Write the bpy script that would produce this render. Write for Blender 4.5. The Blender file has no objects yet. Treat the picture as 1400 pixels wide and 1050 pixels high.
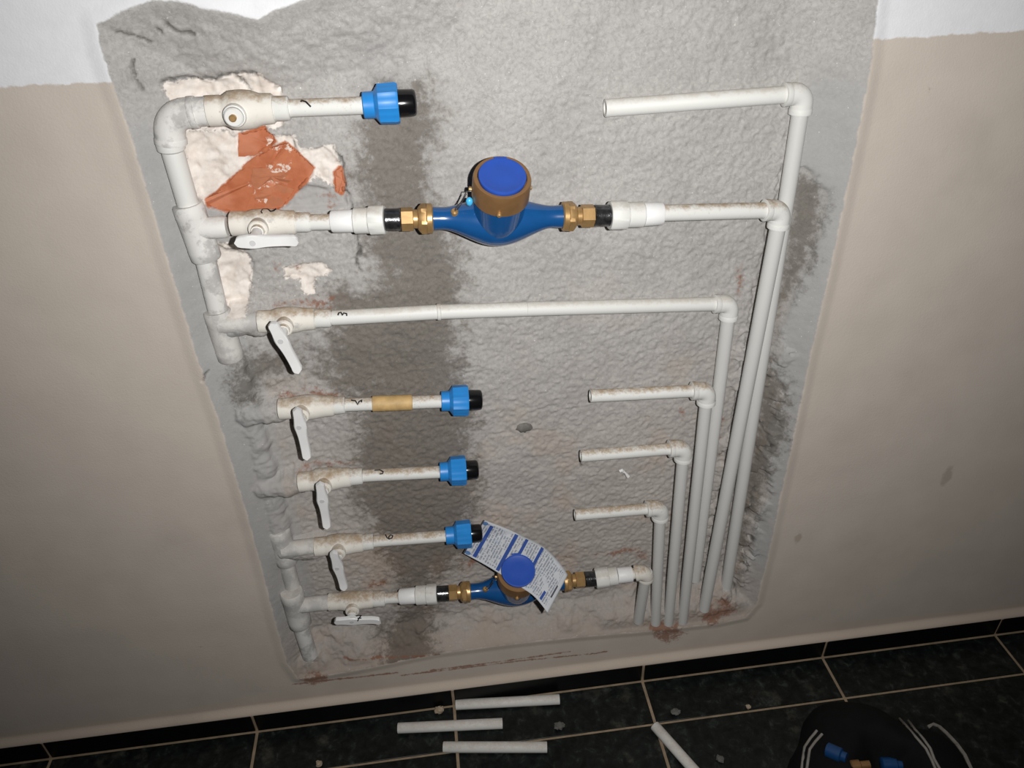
import bpy, math, random
import numpy as np
from mathutils import Vector, Matrix, Euler
from mathutils.bvhtree import BVHTree

random.seed(4)
scene = bpy.context.scene
COL = scene.collection

# ------------------------------------------------------------------ camera
CAM = Vector((0.8967, -0.9607, 1.4175))
EUL = Euler((0.98591, 0.02922, -0.12540), 'XYZ')
FPX = 1032.2
cd = bpy.data.cameras.new('camera')
cd.sensor_width = 36.0
cd.lens = 36.0 * FPX / 1400.0
cd.clip_start = 0.02
cam = bpy.data.objects.new('camera', cd)
cam.location = CAM
cam.rotation_euler = EUL
COL.objects.link(cam)
scene.camera = cam
RM = EUL.to_matrix()

# ------------------------------------------------------------------ world, flash, exposure
world = bpy.data.worlds.new('stairwell_dim')
scene.world = world
world.use_nodes = True
world.node_tree.nodes['Background'].inputs[0].default_value = (1.0, 0.93, 0.86, 1)
world.node_tree.nodes['Background'].inputs[1].default_value = 0.012

fl = bpy.data.lights.new('camera_flash', 'SPOT')
fl.energy = 58
fl.color = (1.0, 0.985, 0.96)
fl.shadow_soft_size = 0.008
fl.spot_size = math.radians(128)
fl.spot_blend = 1.0
flash = bpy.data.objects.new('camera_flash', fl)
flash.location = CAM + RM @ Vector((0.075, 0.012, 0.0))
flash.rotation_euler = (RM @ Euler((math.radians(9), 0, 0)).to_matrix()).to_euler()   # reflector points a little high
COL.objects.link(flash)

vs = scene.view_settings
vs.view_transform = 'Standard'
vs.look = 'None'
vs.exposure = 0.0
vs.gamma = 1.0
vs.use_curve_mapping = False


# ------------------------------------------------------------------ measuring helpers
def ray(px, py):
    return (RM @ Vector(((px - 700) / FPX, -(py - 525) / FPX, -1))).normalized()


def W(px, py, Y=0.0):
    """point of the vertical plane at depth Y (wall face is Y = 0, room is -Y)"""
    d = ray(px, py)
    return CAM + d * ((Y - CAM.y) / d.y)


def F(px, py, z=0.0):
    d = ray(px, py)
    return CAM + d * ((z - CAM.z) / d.z)


def on_plane(px, py, o, n):
    d = ray(px, py)
    return CAM + d * ((o - CAM).dot(n) / d.dot(n))


def on_cyl(px, py, a, b, r):
    """where the sight line meets a pipe of radius r with axis a-b"""
    d = ray(px, py)
    u = (b - a).normalized()
    m = CAM - a
    dd = d - u * d.dot(u)
    mm = m - u * m.dot(u)
    A, B, C = dd.dot(dd), 2 * dd.dot(mm), mm.dot(mm) - r * r
    q = B * B - 4 * A * C
    t = (-B - math.sqrt(q)) / (2 * A) if q > 0 else -B / (2 * A)
    return CAM + d * t


# ------------------------------------------------------------------ mesh helpers
class MB:
    def __init__(self):
        self.v = []
        self.f = []

    def ring(self, c, r, ax, n, up=None, fn=None):
        ax = ax.normalized()
        up = up or (Vector((0, 0, 1)) if abs(ax.z) < 0.9 else Vector((0, -1, 0)))
        e1 = (up - ax * up.dot(ax)).normalized()
        e2 = ax.cross(e1)
        i0 = len(self.v)
        for k in range(n):
            a = 2 * math.pi * k / n
            rr = r * (fn(a) if fn else 1)
            self.v.append(c + e1 * (rr * math.cos(a)) + e2 * (rr * math.sin(a)))
        return list(range(i0, i0 + n))

    def bridge(self, a, b):
        n = len(a)
        for k in range(n):
            self.f.append((a[k], a[(k + 1) % n], b[(k + 1) % n], b[k]))

    def lathe(self, o, ax, prof, n=28, cap0=True, cap1=True, up=None, fn=None):
        """prof: (distance along axis, radius[, use fn])"""
        ax = ax.normalized()
        prev = None
        for p in prof:
            use = fn if (len(p) > 2 and p[2]) else None
            rg = self.ring(o + ax * p[0], p[1], ax, n, up, use)
            if prev:
                self.bridge(prev, rg)
            elif cap0:
                self.f.append(tuple(reversed(rg)))
            prev = rg
        if cap1:
            self.f.append(tuple(prev))
        return self

    def sweep(self, pts, rad, n=24, cap=True):
        """tube through points; rad is a number or one per point"""
        m = len(pts)
        prev = None
        up = None
        for i, p in enumerate(pts):
            t = (pts[min(i + 1, m - 1)] - pts[max(i - 1, 0)]).normalized()
            if up is None:
                up = Vector((0, 0, 1)) if abs(t.z) < 0.8 else Vector((0, -1, 0))
            up = (up - t * up.dot(t)).normalized()
            r = rad[i] if isinstance(rad, (list, tuple)) else rad
            rg = self.ring(p, r, t, n, up)
            if prev:
                self.bridge(prev, rg)
            elif cap:
                self.f.append(tuple(reversed(rg)))
            prev = rg
        if cap:
            self.f.append(tuple(prev))
        return self

    def build(self, name, mat, parent=None, ang=35, bevel=0):
        me = bpy.data.meshes.new(name)
        me.from_pydata([tuple(v) for v in self.v], [], self.f)
        me.polygons.foreach_set('use_smooth', [True] * len(me.polygons))
        me.set_sharp_from_angle(angle=math.radians(ang))
        me.materials.append(mat)
        o = bpy.data.objects.new(name, me)
        COL.objects.link(o)
        if parent:
            o.parent = parent
            o.matrix_parent_inverse = parent_matrix(parent).inverted()
        if bevel:
            b = o.modifiers.new('bevel', 'BEVEL')
            b.width = bevel
            b.segments = 2
            b.limit_method = 'ANGLE'
        return o


def parent_matrix(o):
    m = Matrix.Translation(o.location) @ o.rotation_euler.to_matrix().to_4x4()
    return (parent_matrix(o.parent) @ m) if o.parent and False else m


def thing(name, label, cat, loc, group=None):
    o = bpy.data.objects.new(name, None)
    o.empty_display_size = 0.02
    o.location = loc
    COL.objects.link(o)
    tag(o, label, cat, group)
    return o


def tag(o, label, cat, group=None):
    o['label'] = label
    o['category'] = cat
    if group:
        o['group'] = group
    return o


def arc_path(a, corner, b, rb, n=9):
    """a -> corner -> b with a rounded bend of radius rb"""
    u = (a - corner).normalized()
    w = (b - corner).normalized()
    ang = u.angle(w)
    d = rb / math.tan(ang / 2)
    p0, p1 = corner + u * d, corner + w * d
    cen = corner + (u + w).normalized() * (rb / math.sin(ang / 2))
    out = [a]
    q0, q1 = p0 - cen, p1 - cen
    tot = q0.angle(q1)
    axn = q0.cross(q1).normalized()
    for i in range(n + 1):
        out.append(cen + Matrix.Rotation(tot * i / n, 3, axn) @ q0)
    out.append(b)
    return out


# ------------------------------------------------------------------ material helpers
def new_mat(name):
    m = bpy.data.materials.new(name)
    m.use_nodes = True
    nt = m.node_tree
    return m, nt, nt.nodes['Principled BSDF']


def N(nt, kind, **kw):
    n = nt.nodes.new(kind)
    for k, v in kw.items():
        setattr(n, k, v)
    return n


def noise(nt, scale, detail=4, rough=0.55, vec=None, dist=0.0):
    n = N(nt, 'ShaderNodeTexNoise')
    n.inputs['Scale'].default_value = scale
    n.inputs['Detail'].default_value = detail
    n.inputs['Roughness'].default_value = rough
    n.inputs['Distortion'].default_value = dist
    if vec is None:
        g = N(nt, 'ShaderNodeNewGeometry')
        vec = g.outputs['Position']
    nt.links.new(vec, n.inputs['Vector'])
    return n.outputs['Fac']


def ramp(nt, fac, stops, interp='LINEAR'):
    r = N(nt, 'ShaderNodeValToRGB')
    r.color_ramp.interpolation = interp
    el = r.color_ramp.elements
    while len(el) < len(stops):
        el.new(0.5)
    for e, (p, c) in zip(el, stops):
        e.position = p
        e.color = (c[0], c[1], c[2], 1) if hasattr(c, '__len__') else (c, c, c, 1)
    nt.links.new(fac, r.inputs[0])
    return r.outputs[0]


def math_n(nt, op, a, b=None, clamp=False):
    m = N(nt, 'ShaderNodeMath', operation=op)
    m.use_clamp = clamp
    for i, x in enumerate((a, b)):
        if x is None:
            continue
        if isinstance(x, (int, float)):
            m.inputs[i].default_value = x
        else:
            nt.links.new(x, m.inputs[i])
    return m.outputs[0]


def mix(nt, fac, a, b, mode='MIX'):
    m = N(nt, 'ShaderNodeMix', data_type='RGBA', blend_type=mode)
    for sock, x in ((m.inputs[0], fac), (m.inputs[6], a), (m.inputs[7], b)):
        if isinstance(x, (int, float)):
            sock.default_value = x
        elif isinstance(x, tuple):
            sock.default_value = (x[0], x[1], x[2], 1)
        else:
            nt.links.new(x, sock)
    return m.outputs[2]


def step(nt, fac, lo, hi):
    m = N(nt, 'ShaderNodeMapRange')
    m.interpolation_type = 'SMOOTHSTEP'
    m.inputs[1].default_value = lo
    m.inputs[2].default_value = hi
    nt.links.new(fac, m.inputs[0])
    return m.outputs[0]


def bump(nt, bsdf, h, strength=0.3, dist=0.002):
    b = N(nt, 'ShaderNodeBump')
    b.inputs['Strength'].default_value = strength
    b.inputs['Distance'].default_value = dist
    nt.links.new(h, b.inputs['Height'])
    nt.links.new(b.outputs[0], bsdf.inputs['Normal'])


def simple(name, col, rough=0.5, metal=0.0, var=0.0, vs_=60, bmp=0.0, coat=0.0, spec=0.5):
    m, nt, p = new_mat(name)
    n = noise(nt, vs_)
    c2 = tuple(x * (1 - var) for x in col)
    nt.links.new(ramp(nt, n, [(0.3, c2), (0.7, col)]), p.inputs['Base Color'])
    p.inputs['Roughness'].default_value = rough
    p.inputs['Metallic'].default_value = metal
    p.inputs['Coat Weight'].default_value = coat
    p.inputs['Specular IOR Level'].default_value = spec
    if bmp:
        bump(nt, p, noise(nt, vs_ * 4), bmp, 0.001)
    return m


def ppr(name, dirt, cement=0.0, base=(0.69, 0.69, 0.665), sc=75):
    """white polypropylene with settled brown dust and smeared mortar"""
    m, nt, p = new_mat(name)
    g = N(nt, 'ShaderNodeNewGeometry')
    sx = N(nt, 'ShaderNodeSeparateXYZ')
    nt.links.new(g.outputs['Normal'], sx.inputs[0])
    n1 = noise(nt, sc, 6, 0.65)
    n2 = noise(nt, sc * 4, 5, 0.7)
    topside = step(nt, sx.outputs[2], 0.25, 1.0)
    f = math_n(nt, 'ADD', math_n(nt, 'MULTIPLY', topside, 0.40), math_n(nt, 'ADD', math_n(nt, 'MULTIPLY', n1, 0.9), math_n(nt, 'MULTIPLY', n2, 0.35)))
    f = step(nt, f, 0.70, 1.20)
    f = math_n(nt, 'MULTIPLY', f, dirt)
    c = mix(nt, f, base, (0.36, 0.26, 0.165))
    sp = math_n(nt, 'MULTIPLY', step(nt, n2, 0.62, 0.78), min(1.0, dirt * 0.8))
    c = mix(nt, sp, c, (0.30, 0.21, 0.13))
    if cement:
        n3 = noise(nt, 30, 6, 0.7)
        cf = step(nt, n3, 0.62 - 0.35 * cement, 0.72 - 0.25 * cement)
        c = mix(nt, math_n(nt, 'MULTIPLY', cf, 0.85), c, (0.43, 0.42, 0.41))
    nt.links.new(c, p.inputs['Base Color'])
    p.inputs['Roughness'].default_value = 0.42 + 0.3 * min(1, dirt + cement)
    p.inputs['Specular IOR Level'].default_value = 0.35
    bump(nt, p, n2, 0.12 + 0.35 * cement, 0.001)
    return m


M_PPR = ppr('ppr_white', 0.35)
M_PPRC = ppr('ppr_clean_white', 0.06, base=(0.78, 0.78, 0.78))
M_PPRD = ppr('ppr_dirty', 0.95)
M_VALVE = ppr('valve_dirty_white', 0.95, 0.12, base=(0.70, 0.67, 0.615), sc=42)
M_DUST = ppr('ppr_mortar_smeared', 0.3, 0.55, base=(0.60, 0.585, 0.56))
M_DUST2 = ppr('ppr_half_smeared', 0.2, 0.45, base=(0.70, 0.69, 0.67))
M_HANDLE = simple('handle_white', (0.76, 0.76, 0.76), 0.4, var=0.06)
M_BRASS = simple('brass', (0.50, 0.31, 0.13), 0.36, 0.5, var=0.25, vs_=90, bmp=0.05)
M_RING = simple('brass_register_ring', (0.30, 0.165, 0.07), 0.38, 0.45, var=0.15, vs_=70)
M_TAPE = simple('taped_steel_nipple', (0.16, 0.16, 0.17), 0.2, 0.8, var=0.8, vs_=120, bmp=0.3)
M_BLUE = simple('meter_blue_enamel', (0.008, 0.075, 0.24), 0.22, var=0.12, vs_=40, coat=0.5)
M_LID = simple('meter_lid_blue', (0.022, 0.078, 0.40), 0.45, var=0.06, vs_=80, spec=0.3)
M_NUT = simple('nut_sky_blue', (0.020, 0.235, 0.64), 0.38, var=0.08, vs_=60)
M_BLACK = simple('plug_black', (0.006, 0.006, 0.007), 0.16, var=0.2)
M_INK = simple('marker_ink', (0.006, 0.006, 0.008), 0.5)
M_WIRE = simple('seal_wire', (0.18, 0.17, 0.16), 0.35, 0.8)
M_SEAL = simple('seal_bead_blue', (0.06, 0.42, 0.75), 0.3)
M_WRAP = simple('yellowed_tape', (0.60, 0.40, 0.17), 0.6, var=0.3, vs_=70, bmp=0.2)
M_DARKHOLE = simple('pipe_bore', (0.12, 0.115, 0.11), 0.8)

# ------------------------------------------------------------------ noise for the plaster relief
_rng = np.random.default_rng(11)
_TAB = _rng.random((256, 256))


def vnoise(x, y):
    xi, yi = np.floor(x).astype(int), np.floor(y).astype(int)
    fx, fy = x - xi, y - yi
    fx = fx * fx * (3 - 2 * fx)
    fy = fy * fy * (3 - 2 * fy)
    a = _TAB[xi % 256, yi % 256]
    b = _TAB[(xi + 1) % 256, yi % 256]
    c = _TAB[xi % 256, (yi + 1) % 256]
    d = _TAB[(xi + 1) % 256, (yi + 1) % 256]
    return (a * (1 - fx) + b * fx) * (1 - fy) + (c * (1 - fx) + d * fx) * fy


def fbm(x, y, s, o=4, g=0.5):
    t, amp, tot = 0, 1.0, 0
    for k in range(o):
        t = t + amp * vnoise(x * s + 17.3 * k, y * s + 41.7 * k)
        tot += amp
        amp *= g
        s *= 2.03
    return t / tot


def poly_sd(X, Z, pts):
    """signed distance to a polygon in the wall plane, positive inside"""
    d2 = np.full(X.shape, 1e9)
    ins = np.zeros(X.shape, bool)
    n = len(pts)
    for i in range(n):
        ax, az = pts[i]
        bx, bz = pts[(i + 1) % n]
        ex, ez = bx - ax, bz - az
        t = np.clip(((X - ax) * ex + (Z - az) * ez) / (ex * ex + ez * ez + 1e-12), 0, 1)
        d2 = np.minimum(d2, (X - ax - t * ex) ** 2 + (Z - az - t * ez) ** 2)
        if az != bz:
            c = ((az > Z) != (bz > Z)) & (X < (bx - ax) * (Z - az) / (bz - az) + ax)
            ins ^= c
    d = np.sqrt(d2)
    return np.where(ins, d, -d)


def line_d(X, Z, pts):
    d2 = np.full(X.shape, 1e9)
    for (ax, az), (bx, bz) in zip(pts[:-1], pts[1:]):
        ex, ez = bx - ax, bz - az
        t = np.clip(((X - ax) * ex + (Z - az) * ez) / (ex * ex + ez * ez + 1e-12), 0, 1)
        d2 = np.minimum(d2, (X - ax - t * ex) ** 2 + (Z - az - t * ez) ** 2)
    return np.sqrt(d2)


def wp(pts, Y=0.04):
    return [(W(a, b, Y).x, W(a, b, Y).z) for a, b in pts]


def sst(t):
    t = np.clip(t, 0, 1)
    return t * t * (3 - 2 * t)


DEP = 0.042
SK = 0.052          # skirting height
PAINT = 1.243       # height of the beige / white border

# ------------------------------------------------------------------ outlines on the wall
CEM = wp([(133, 33), (140, 70), (150, 100), (175, 170), (205, 270), (235, 370), (268, 480), (300, 575), (330, 672),
          (355, 762), (375, 842), (393, 905), (408, 926), (450, 921), (530, 906), (600, 892), (700, 879), (800, 868),
          (900, 860), (985, 850), (1018, 843), (1033, 826), (1048, 765), (1064, 690), (1085, 590), (1105, 490),
          (1126, 400), (1150, 290), (1170, 190), (1188, 90), (1199, 0), (1206, -60), (1212, -140), (600, -140),
          (560, -60), (500, -22), (430, -4), (390, 8), (352, 26), (306, 16), (277, 10), (243, 0), (208, 0), (171, 13)], 0.0)
WHITE = [wp(q) for q in (
    [(227, 110), (270, 107), (296, 110), (320, 100), (356, 99), (374, 112), (388, 132), (388, 172), (345, 184),
     (300, 178), (250, 180), (232, 130)],
    [(250, 181), (280, 178), (330, 183), (400, 185), (410, 206), (456, 201), (468, 228), (470, 258), (456, 262),
     (446, 250), (430, 240), (416, 254), (384, 288), (324, 294), (282, 284), (266, 264), (254, 222)],
    [(292, 330), (333, 338), (344, 366), (340, 425), (315, 432), (299, 396), (291, 362)],
    [(385, 367), (410, 363), (440, 361), (455, 372), (432, 384), (429, 401), (416, 402), (411, 386), (390, 382)])]
BRICK = [wp(q, 0.046) for q in (
    [(328, 184), (362, 174), (378, 192), (372, 198), (349, 211), (328, 213)],
    [(282, 272), (298, 262), (326, 236), (350, 215), (374, 200), (390, 194), (402, 204), (428, 230), (416, 250),
     (382, 285), (350, 290), (324, 291), (284, 281)],
    [(457, 236), (467, 228), (471, 250), (468, 266), (458, 262)])]
GREYHOLE = wp([(402, 262), (418, 250), (440, 255), (478, 262), (478, 285), (430, 288), (385, 290)])
WET = wp([(520, 95), (580, 110), (606, 170), (596, 260), (630, 330), (640, 400), (632, 480), (655, 560), (655, 660),
          (648, 720), (640, 770), (600, 800), (605, 880), (520, 905), (515, 860), (540, 830), (528, 780), (480, 690),
          (470, 610), (480, 570), (420, 500), (330, 540), (320, 480), (440, 470), (450, 400), (520, 380), (490, 330),
          (485, 240), (490, 150)])
WET2 = wp([(1085, 232), (1112, 240), (1124, 262), (1108, 312), (1104, 350), (1088, 386), (1070, 420), (1052, 500),
           (1036, 500), (1060, 400), (1078, 300)])
WET3 = wp([(1030, 500), (1060, 470), (1075, 560), (1045, 640), (1020, 740), (1004, 790), (1000, 720), (1020, 600)])
RUST = [wp(q, 0.035) for q in (
    [(355, 425), (400, 410), (450, 412), (450, 422), (400, 420), (360, 431)],
    [(385, 544), (430, 532), (478, 545), (450, 548), (400, 550)],
    [(398, 634), (440, 630), (500, 634), (470, 642), (410, 643)],
    [(495, 800), (532, 797), (528, 806), (500, 808)],
    [(630, 772), (700, 756), (700, 763), (640, 780)],
    [(760, 765), (800, 760), (866, 752), (888, 755), (888, 772), (872, 768), (862, 760), (800, 766), (764, 771)],
    [(372, 362), (384, 362), (384, 378), (373, 378)],
    [(403, 366), (412, 368), (408, 376)],
    [(985, 560), (996, 540), (990, 600), (982, 640)],
    [(935, 560), (943, 640), (930, 720), (926, 780), (934, 700)],
    [(1008, 380), (1024, 330), (1020, 400), (1008, 430)],
    [(440, 268), (466, 262), (480, 272), (450, 280)],
    [(945, 810), (990, 800), (1005, 820), (960, 836)],
    [(868, 832), (925, 832), (932, 848), (905, 862), (885, 852)],
    [(408, 905), (440, 895), (455, 905), (425, 918)])]
RUSTLINE = [wp(q, -0.004) for q in ([(548, 926), (640, 915), (720, 905), (800, 897), (830, 893)],
                                    [(400, 938), (470, 930), (545, 922)], [(590, 919), (700, 905), (780, 893)],
                                    [(470, 908), (520, 905), (600, 896)])]
CRACK = [wp(q) for q in (
    [(458, 203), (466, 218), (470, 240), (470, 255), (478, 268), (481, 284), (486, 320), (492, 345), (488, 360), (494, 372)],
    [(168, 38), (190, 44), (215, 52)], [(222, 34), (226, 40)], [(236, 30), (248, 38), (270, 42)],
    [(192, 75), (196, 100), (205, 115)], [(227, 106), (262, 104), (290, 110), (318, 99), (352, 97)],
    [(320, 100), (332, 112), (345, 124)], 
    [(286, 350), (296, 358)], [(292, 490), (286, 500)], [(797, 620), (794, 640)],
    [(996, 770), (1003, 800)], [(1037, 570), (1046, 600)], [(1030, 660), (1018, 700)],
    [(1024, 720), (1012, 752), (1016, 768)], [(290, 339), (312, 343), (336, 350)],
    [(400, 195), (415, 225), (425, 238)])]
RAGGED = wp([(1098, 225), (1115, 243), (1125, 263), (1112, 290), (1113, 312), (1106, 330), (1104, 350), (1090, 372),
             (1078, 405), (1068, 440), (1062, 480), (1052, 500), (1068, 520), (1050, 570), (1040, 610), (1046, 660),
             (1026, 700), (1022, 740), (1008, 770), (1005, 800), (960, 800), (1030, 400), (1070, 225)])
RISER = wp([(316, 500), (332, 560), (356, 640), (372, 700), (384, 745)], 0.024)
ARMS = [wp(q, 0.024) for q in ([(305, 440), (352, 438)], [(338, 562), (382, 558)], [(362, 662), (410, 657)],
                               [(390, 748), (432, 746)], [(268, 316), (308, 312)])]


def axis(lo, a, b, hi, fine, coarse):
    return np.concatenate([np.arange(lo, a, coarse), np.arange(a, b, fine), np.arange(b, hi + coarse, coarse)])


def build_wall():
    xs = axis(-1.0, 0.47, 1.60, 3.0, 0.0022, 0.045)
    zs = np.concatenate([[-0.02, 0.03], axis(SK - 0.002, SK - 0.002, 1.44, 2.4, 0.0022, 0.05)])
    X, Z = np.meshgrid(xs, zs)
    sd = poly_sd(X, Z, CEM)
    sdn = sd + (fbm(X, Z, 60, 4) - 0.5) * 0.010
    left = sst((1.05 - X) / 0.3)
    wid = 0.052 * left + 0.062 * (1 - left)
    topfade = sst((Z - 1.13) / 0.12)
    wid = wid * (1 - topfade) + 0.09 * topfade
    sde = sd + (fbm(X, Z, 60, 4) - 0.5) * 0.004
    prof = np.clip(sde / wid, 0, 1)
    side = prof * 0.75 + sst(prof) * 0.25
    Y = DEP * side
    # the rough core behind the smooth right cheek
    ragg = poly_sd(X, Z, RAGGED) + (fbm(X, Z, 90, 4) - 0.5) * 0.012
    Y = Y + 0.006 * sst(ragg / 0.003)
    # ledge at the foot
    lz = 0.150 + 0.035 * sst((X - 0.9) / 0.5)
    ledge = sst((Z - lz + (fbm(X, Z, 22, 4) - 0.5) * 0.05) / 0.085)
    Y = np.minimum(Y, DEP * ledge + 0.004 * (sd > 0))
    inner = sst(sdn / 0.03)
    # lumpy render coat
    rid = 1 - np.abs(2 * fbm(X + 0.02 * fbm(X, Z, 25, 2), Z, 55, 3) - 1)
    curl = 1 - np.abs(2 * vnoise(X * 95 + 3 * vnoise(X * 60, Z * 60), Z * 95 + 3 * vnoise(X * 60 + 9, Z * 60)) - 1)
    smooth_l = sst((0.075 - sd) / 0.02) * (1 - sst((Z - 1.15) / 0.1)) * sst((Z - 0.24) / 0.08)
    grain = fbm(X, Z, 190, 2)
    lump = (fbm(X, Z, 12, 3) - 0.5) * 0.006 + (rid - 0.75) * 0.0015 + (curl - 0.6) * 0.0016 + (grain - 0.5) * 0.0036
    Y = Y - inner * lump * (1 - 0.82 * smooth_l)
    near = line_d(X, Z, RISER + [RISER[-1]])
    Y = Y - 0.013 * np.exp(-(near / 0.05) ** 2) * inner
    # chunky broken edge low on the right
    chunk = sst((fbm(X, Z, 38, 4) - 0.5) / 0.03) * np.exp(-(np.abs(ragg - 0.004) / 0.018) ** 2) * sst((0.86 - Z) / 0.1) * inner
    Y = Y - 0.009 * chunk
    # chips down to plaster and brick
    wsd = np.full(X.shape, -1.0)
    for q in WHITE:
        wsd = np.maximum(wsd, poly_sd(X, Z, q))
    wsd_n = wsd + (fbm(X, Z, 130, 4) - 0.5) * 0.014
    Y = Y + sst((wsd_n + 0.001) / 0.0035) * (0.005 + (fbm(X, Z, 60, 4) - 0.5) * 0.012)
    bsd = np.full(X.shape, -1.0)
    for q in BRICK:
        bsd = np.maximum(bsd, poly_sd(X, Z, q))
    Y = Y + sst((bsd - 0.0015) / 0.003) * 0.016
    gsd = poly_sd(X, Z, GREYHOLE)
    Y = Y + sst(gsd / 0.006) * 0.006
    # mortar ridges packed over the riser and its arms
    for q, r, yc in [(RISER, 0.0250, 0.024)] + [(a, 0.0195, 0.012) for a in ARMS[:4]]:
        d = line_d(X, Z, q) + (fbm(X, Z, 40, 3) - 0.5) * 0.012
        h = yc + 0.004 - 0.8 * np.sqrt(np.maximum(r * r - d * d, 0)) - (curl - 0.6) * 0.0008 + (fbm(X, Z, 70, 3) - 0.5) * 0.005 + (grain - 0.5) * 0.003
        Y = np.where(d < r, np.minimum(Y, h), Y)
    crk = np.full(X.shape, 1.0)
    for q in CRACK:
        crk = np.minimum(crk, line_d(X + (fbm(X, Z, 110, 3) - 0.5) * 0.010, Z + (fbm(X + 3, Z, 110, 3) - 0.5) * 0.008, q))
    crk = crk / (0.5 + 1.0 * fbm(X, Z, 45, 2))
    Y = Y + 0.006 * np.clip(1.25 - crk / 0.0018, 0, 1)
    # painted plaster: gentle trowel waves, rounded fillet over the skirting
    paint = 1 - sst(sd / 0.02)
    Y = Y + paint * (fbm(X, Z, 6, 3) - 0.5) * 0.004
    Y = Y - paint * 0.003 * sst((sd + 0.02) / 0.02)          # paint thickness rolls over the edge
    fil = sst((SK + 0.022 - Z) / 0.022)
    Y = np.where(Z < SK + 0.04, Y * (1 - fil) - 0.0095 * fil, Y)
    Y = np.where(Z < SK - 0.003, 0.004, Y)

    ny, nx = X.shape
    co = np.stack([X, Y, Z], -1).reshape(-1, 3).astype(np.float32)
    idx = np.arange(ny * nx).reshape(ny, nx)
    quads = np.stack([idx[:-1, :-1], idx[:-1, 1:], idx[1:, 1:], idx[1:, :-1]], -1).reshape(-1, 4)
    me = bpy.data.meshes.new('wall_back')
    me.vertices.add(len(co))
    me.vertices.foreach_set('co', co.ravel())
    me.loops.add(quads.size)
    me.loops.foreach_set('vertex_index', quads.ravel().astype(np.int32))
    me.polygons.add(len(quads))
    me.polygons.foreach_set('loop_start', np.arange(0, quads.size, 4, dtype=np.int32))
    me.update(calc_edges=True)
    me.polygons.foreach_set('use_smooth', np.ones(len(quads), bool))

    def enc(d, s=0.03):
        return np.clip(0.5 + d / s, 0, 1)
    wet = np.maximum.reduce([enc(poly_sd(X, Z, WET), 0.10), enc(poly_sd(X, Z, WET2), 0.05), enc(poly_sd(X, Z, WET3), 0.06) * 0.9])
    rust = np.zeros(X.shape)
    for q in RUST:
        rust = np.maximum(rust, enc(poly_sd(X, Z, q), 0.03))
    for q in RUSTLINE:
        rust = np.maximum(rust, np.clip(1.05 - line_d(X, Z, q) / 0.0055, 0, 1))
    one = np.ones(X.shape)
    smoothstrip = smooth_l * (1 - sst(ragg / 0.004))
    for nm, ch in (('fields_a', (enc(sd), enc(wsd), enc(bsd + 0.002), one)),
                   ('fields_b', (wet, rust, np.clip(1.3 - crk / 0.0017, 0, 1), one)),
                   ('fields_c', (smoothstrip, sst(ragg / 0.004), enc(gsd), one))):
        at = me.attributes.new(nm, 'FLOAT_COLOR', 'POINT')
        at.data.foreach_set('color', np.stack(ch, -1).reshape(-1).astype(np.float32))
    o = bpy.data.objects.new('wall_back', me)
    COL.objects.link(o)
    o['kind'] = 'structure'
    o['label'] = 'beige and white painted wall with a rough grey cement pipe recess'
    return o


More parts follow.
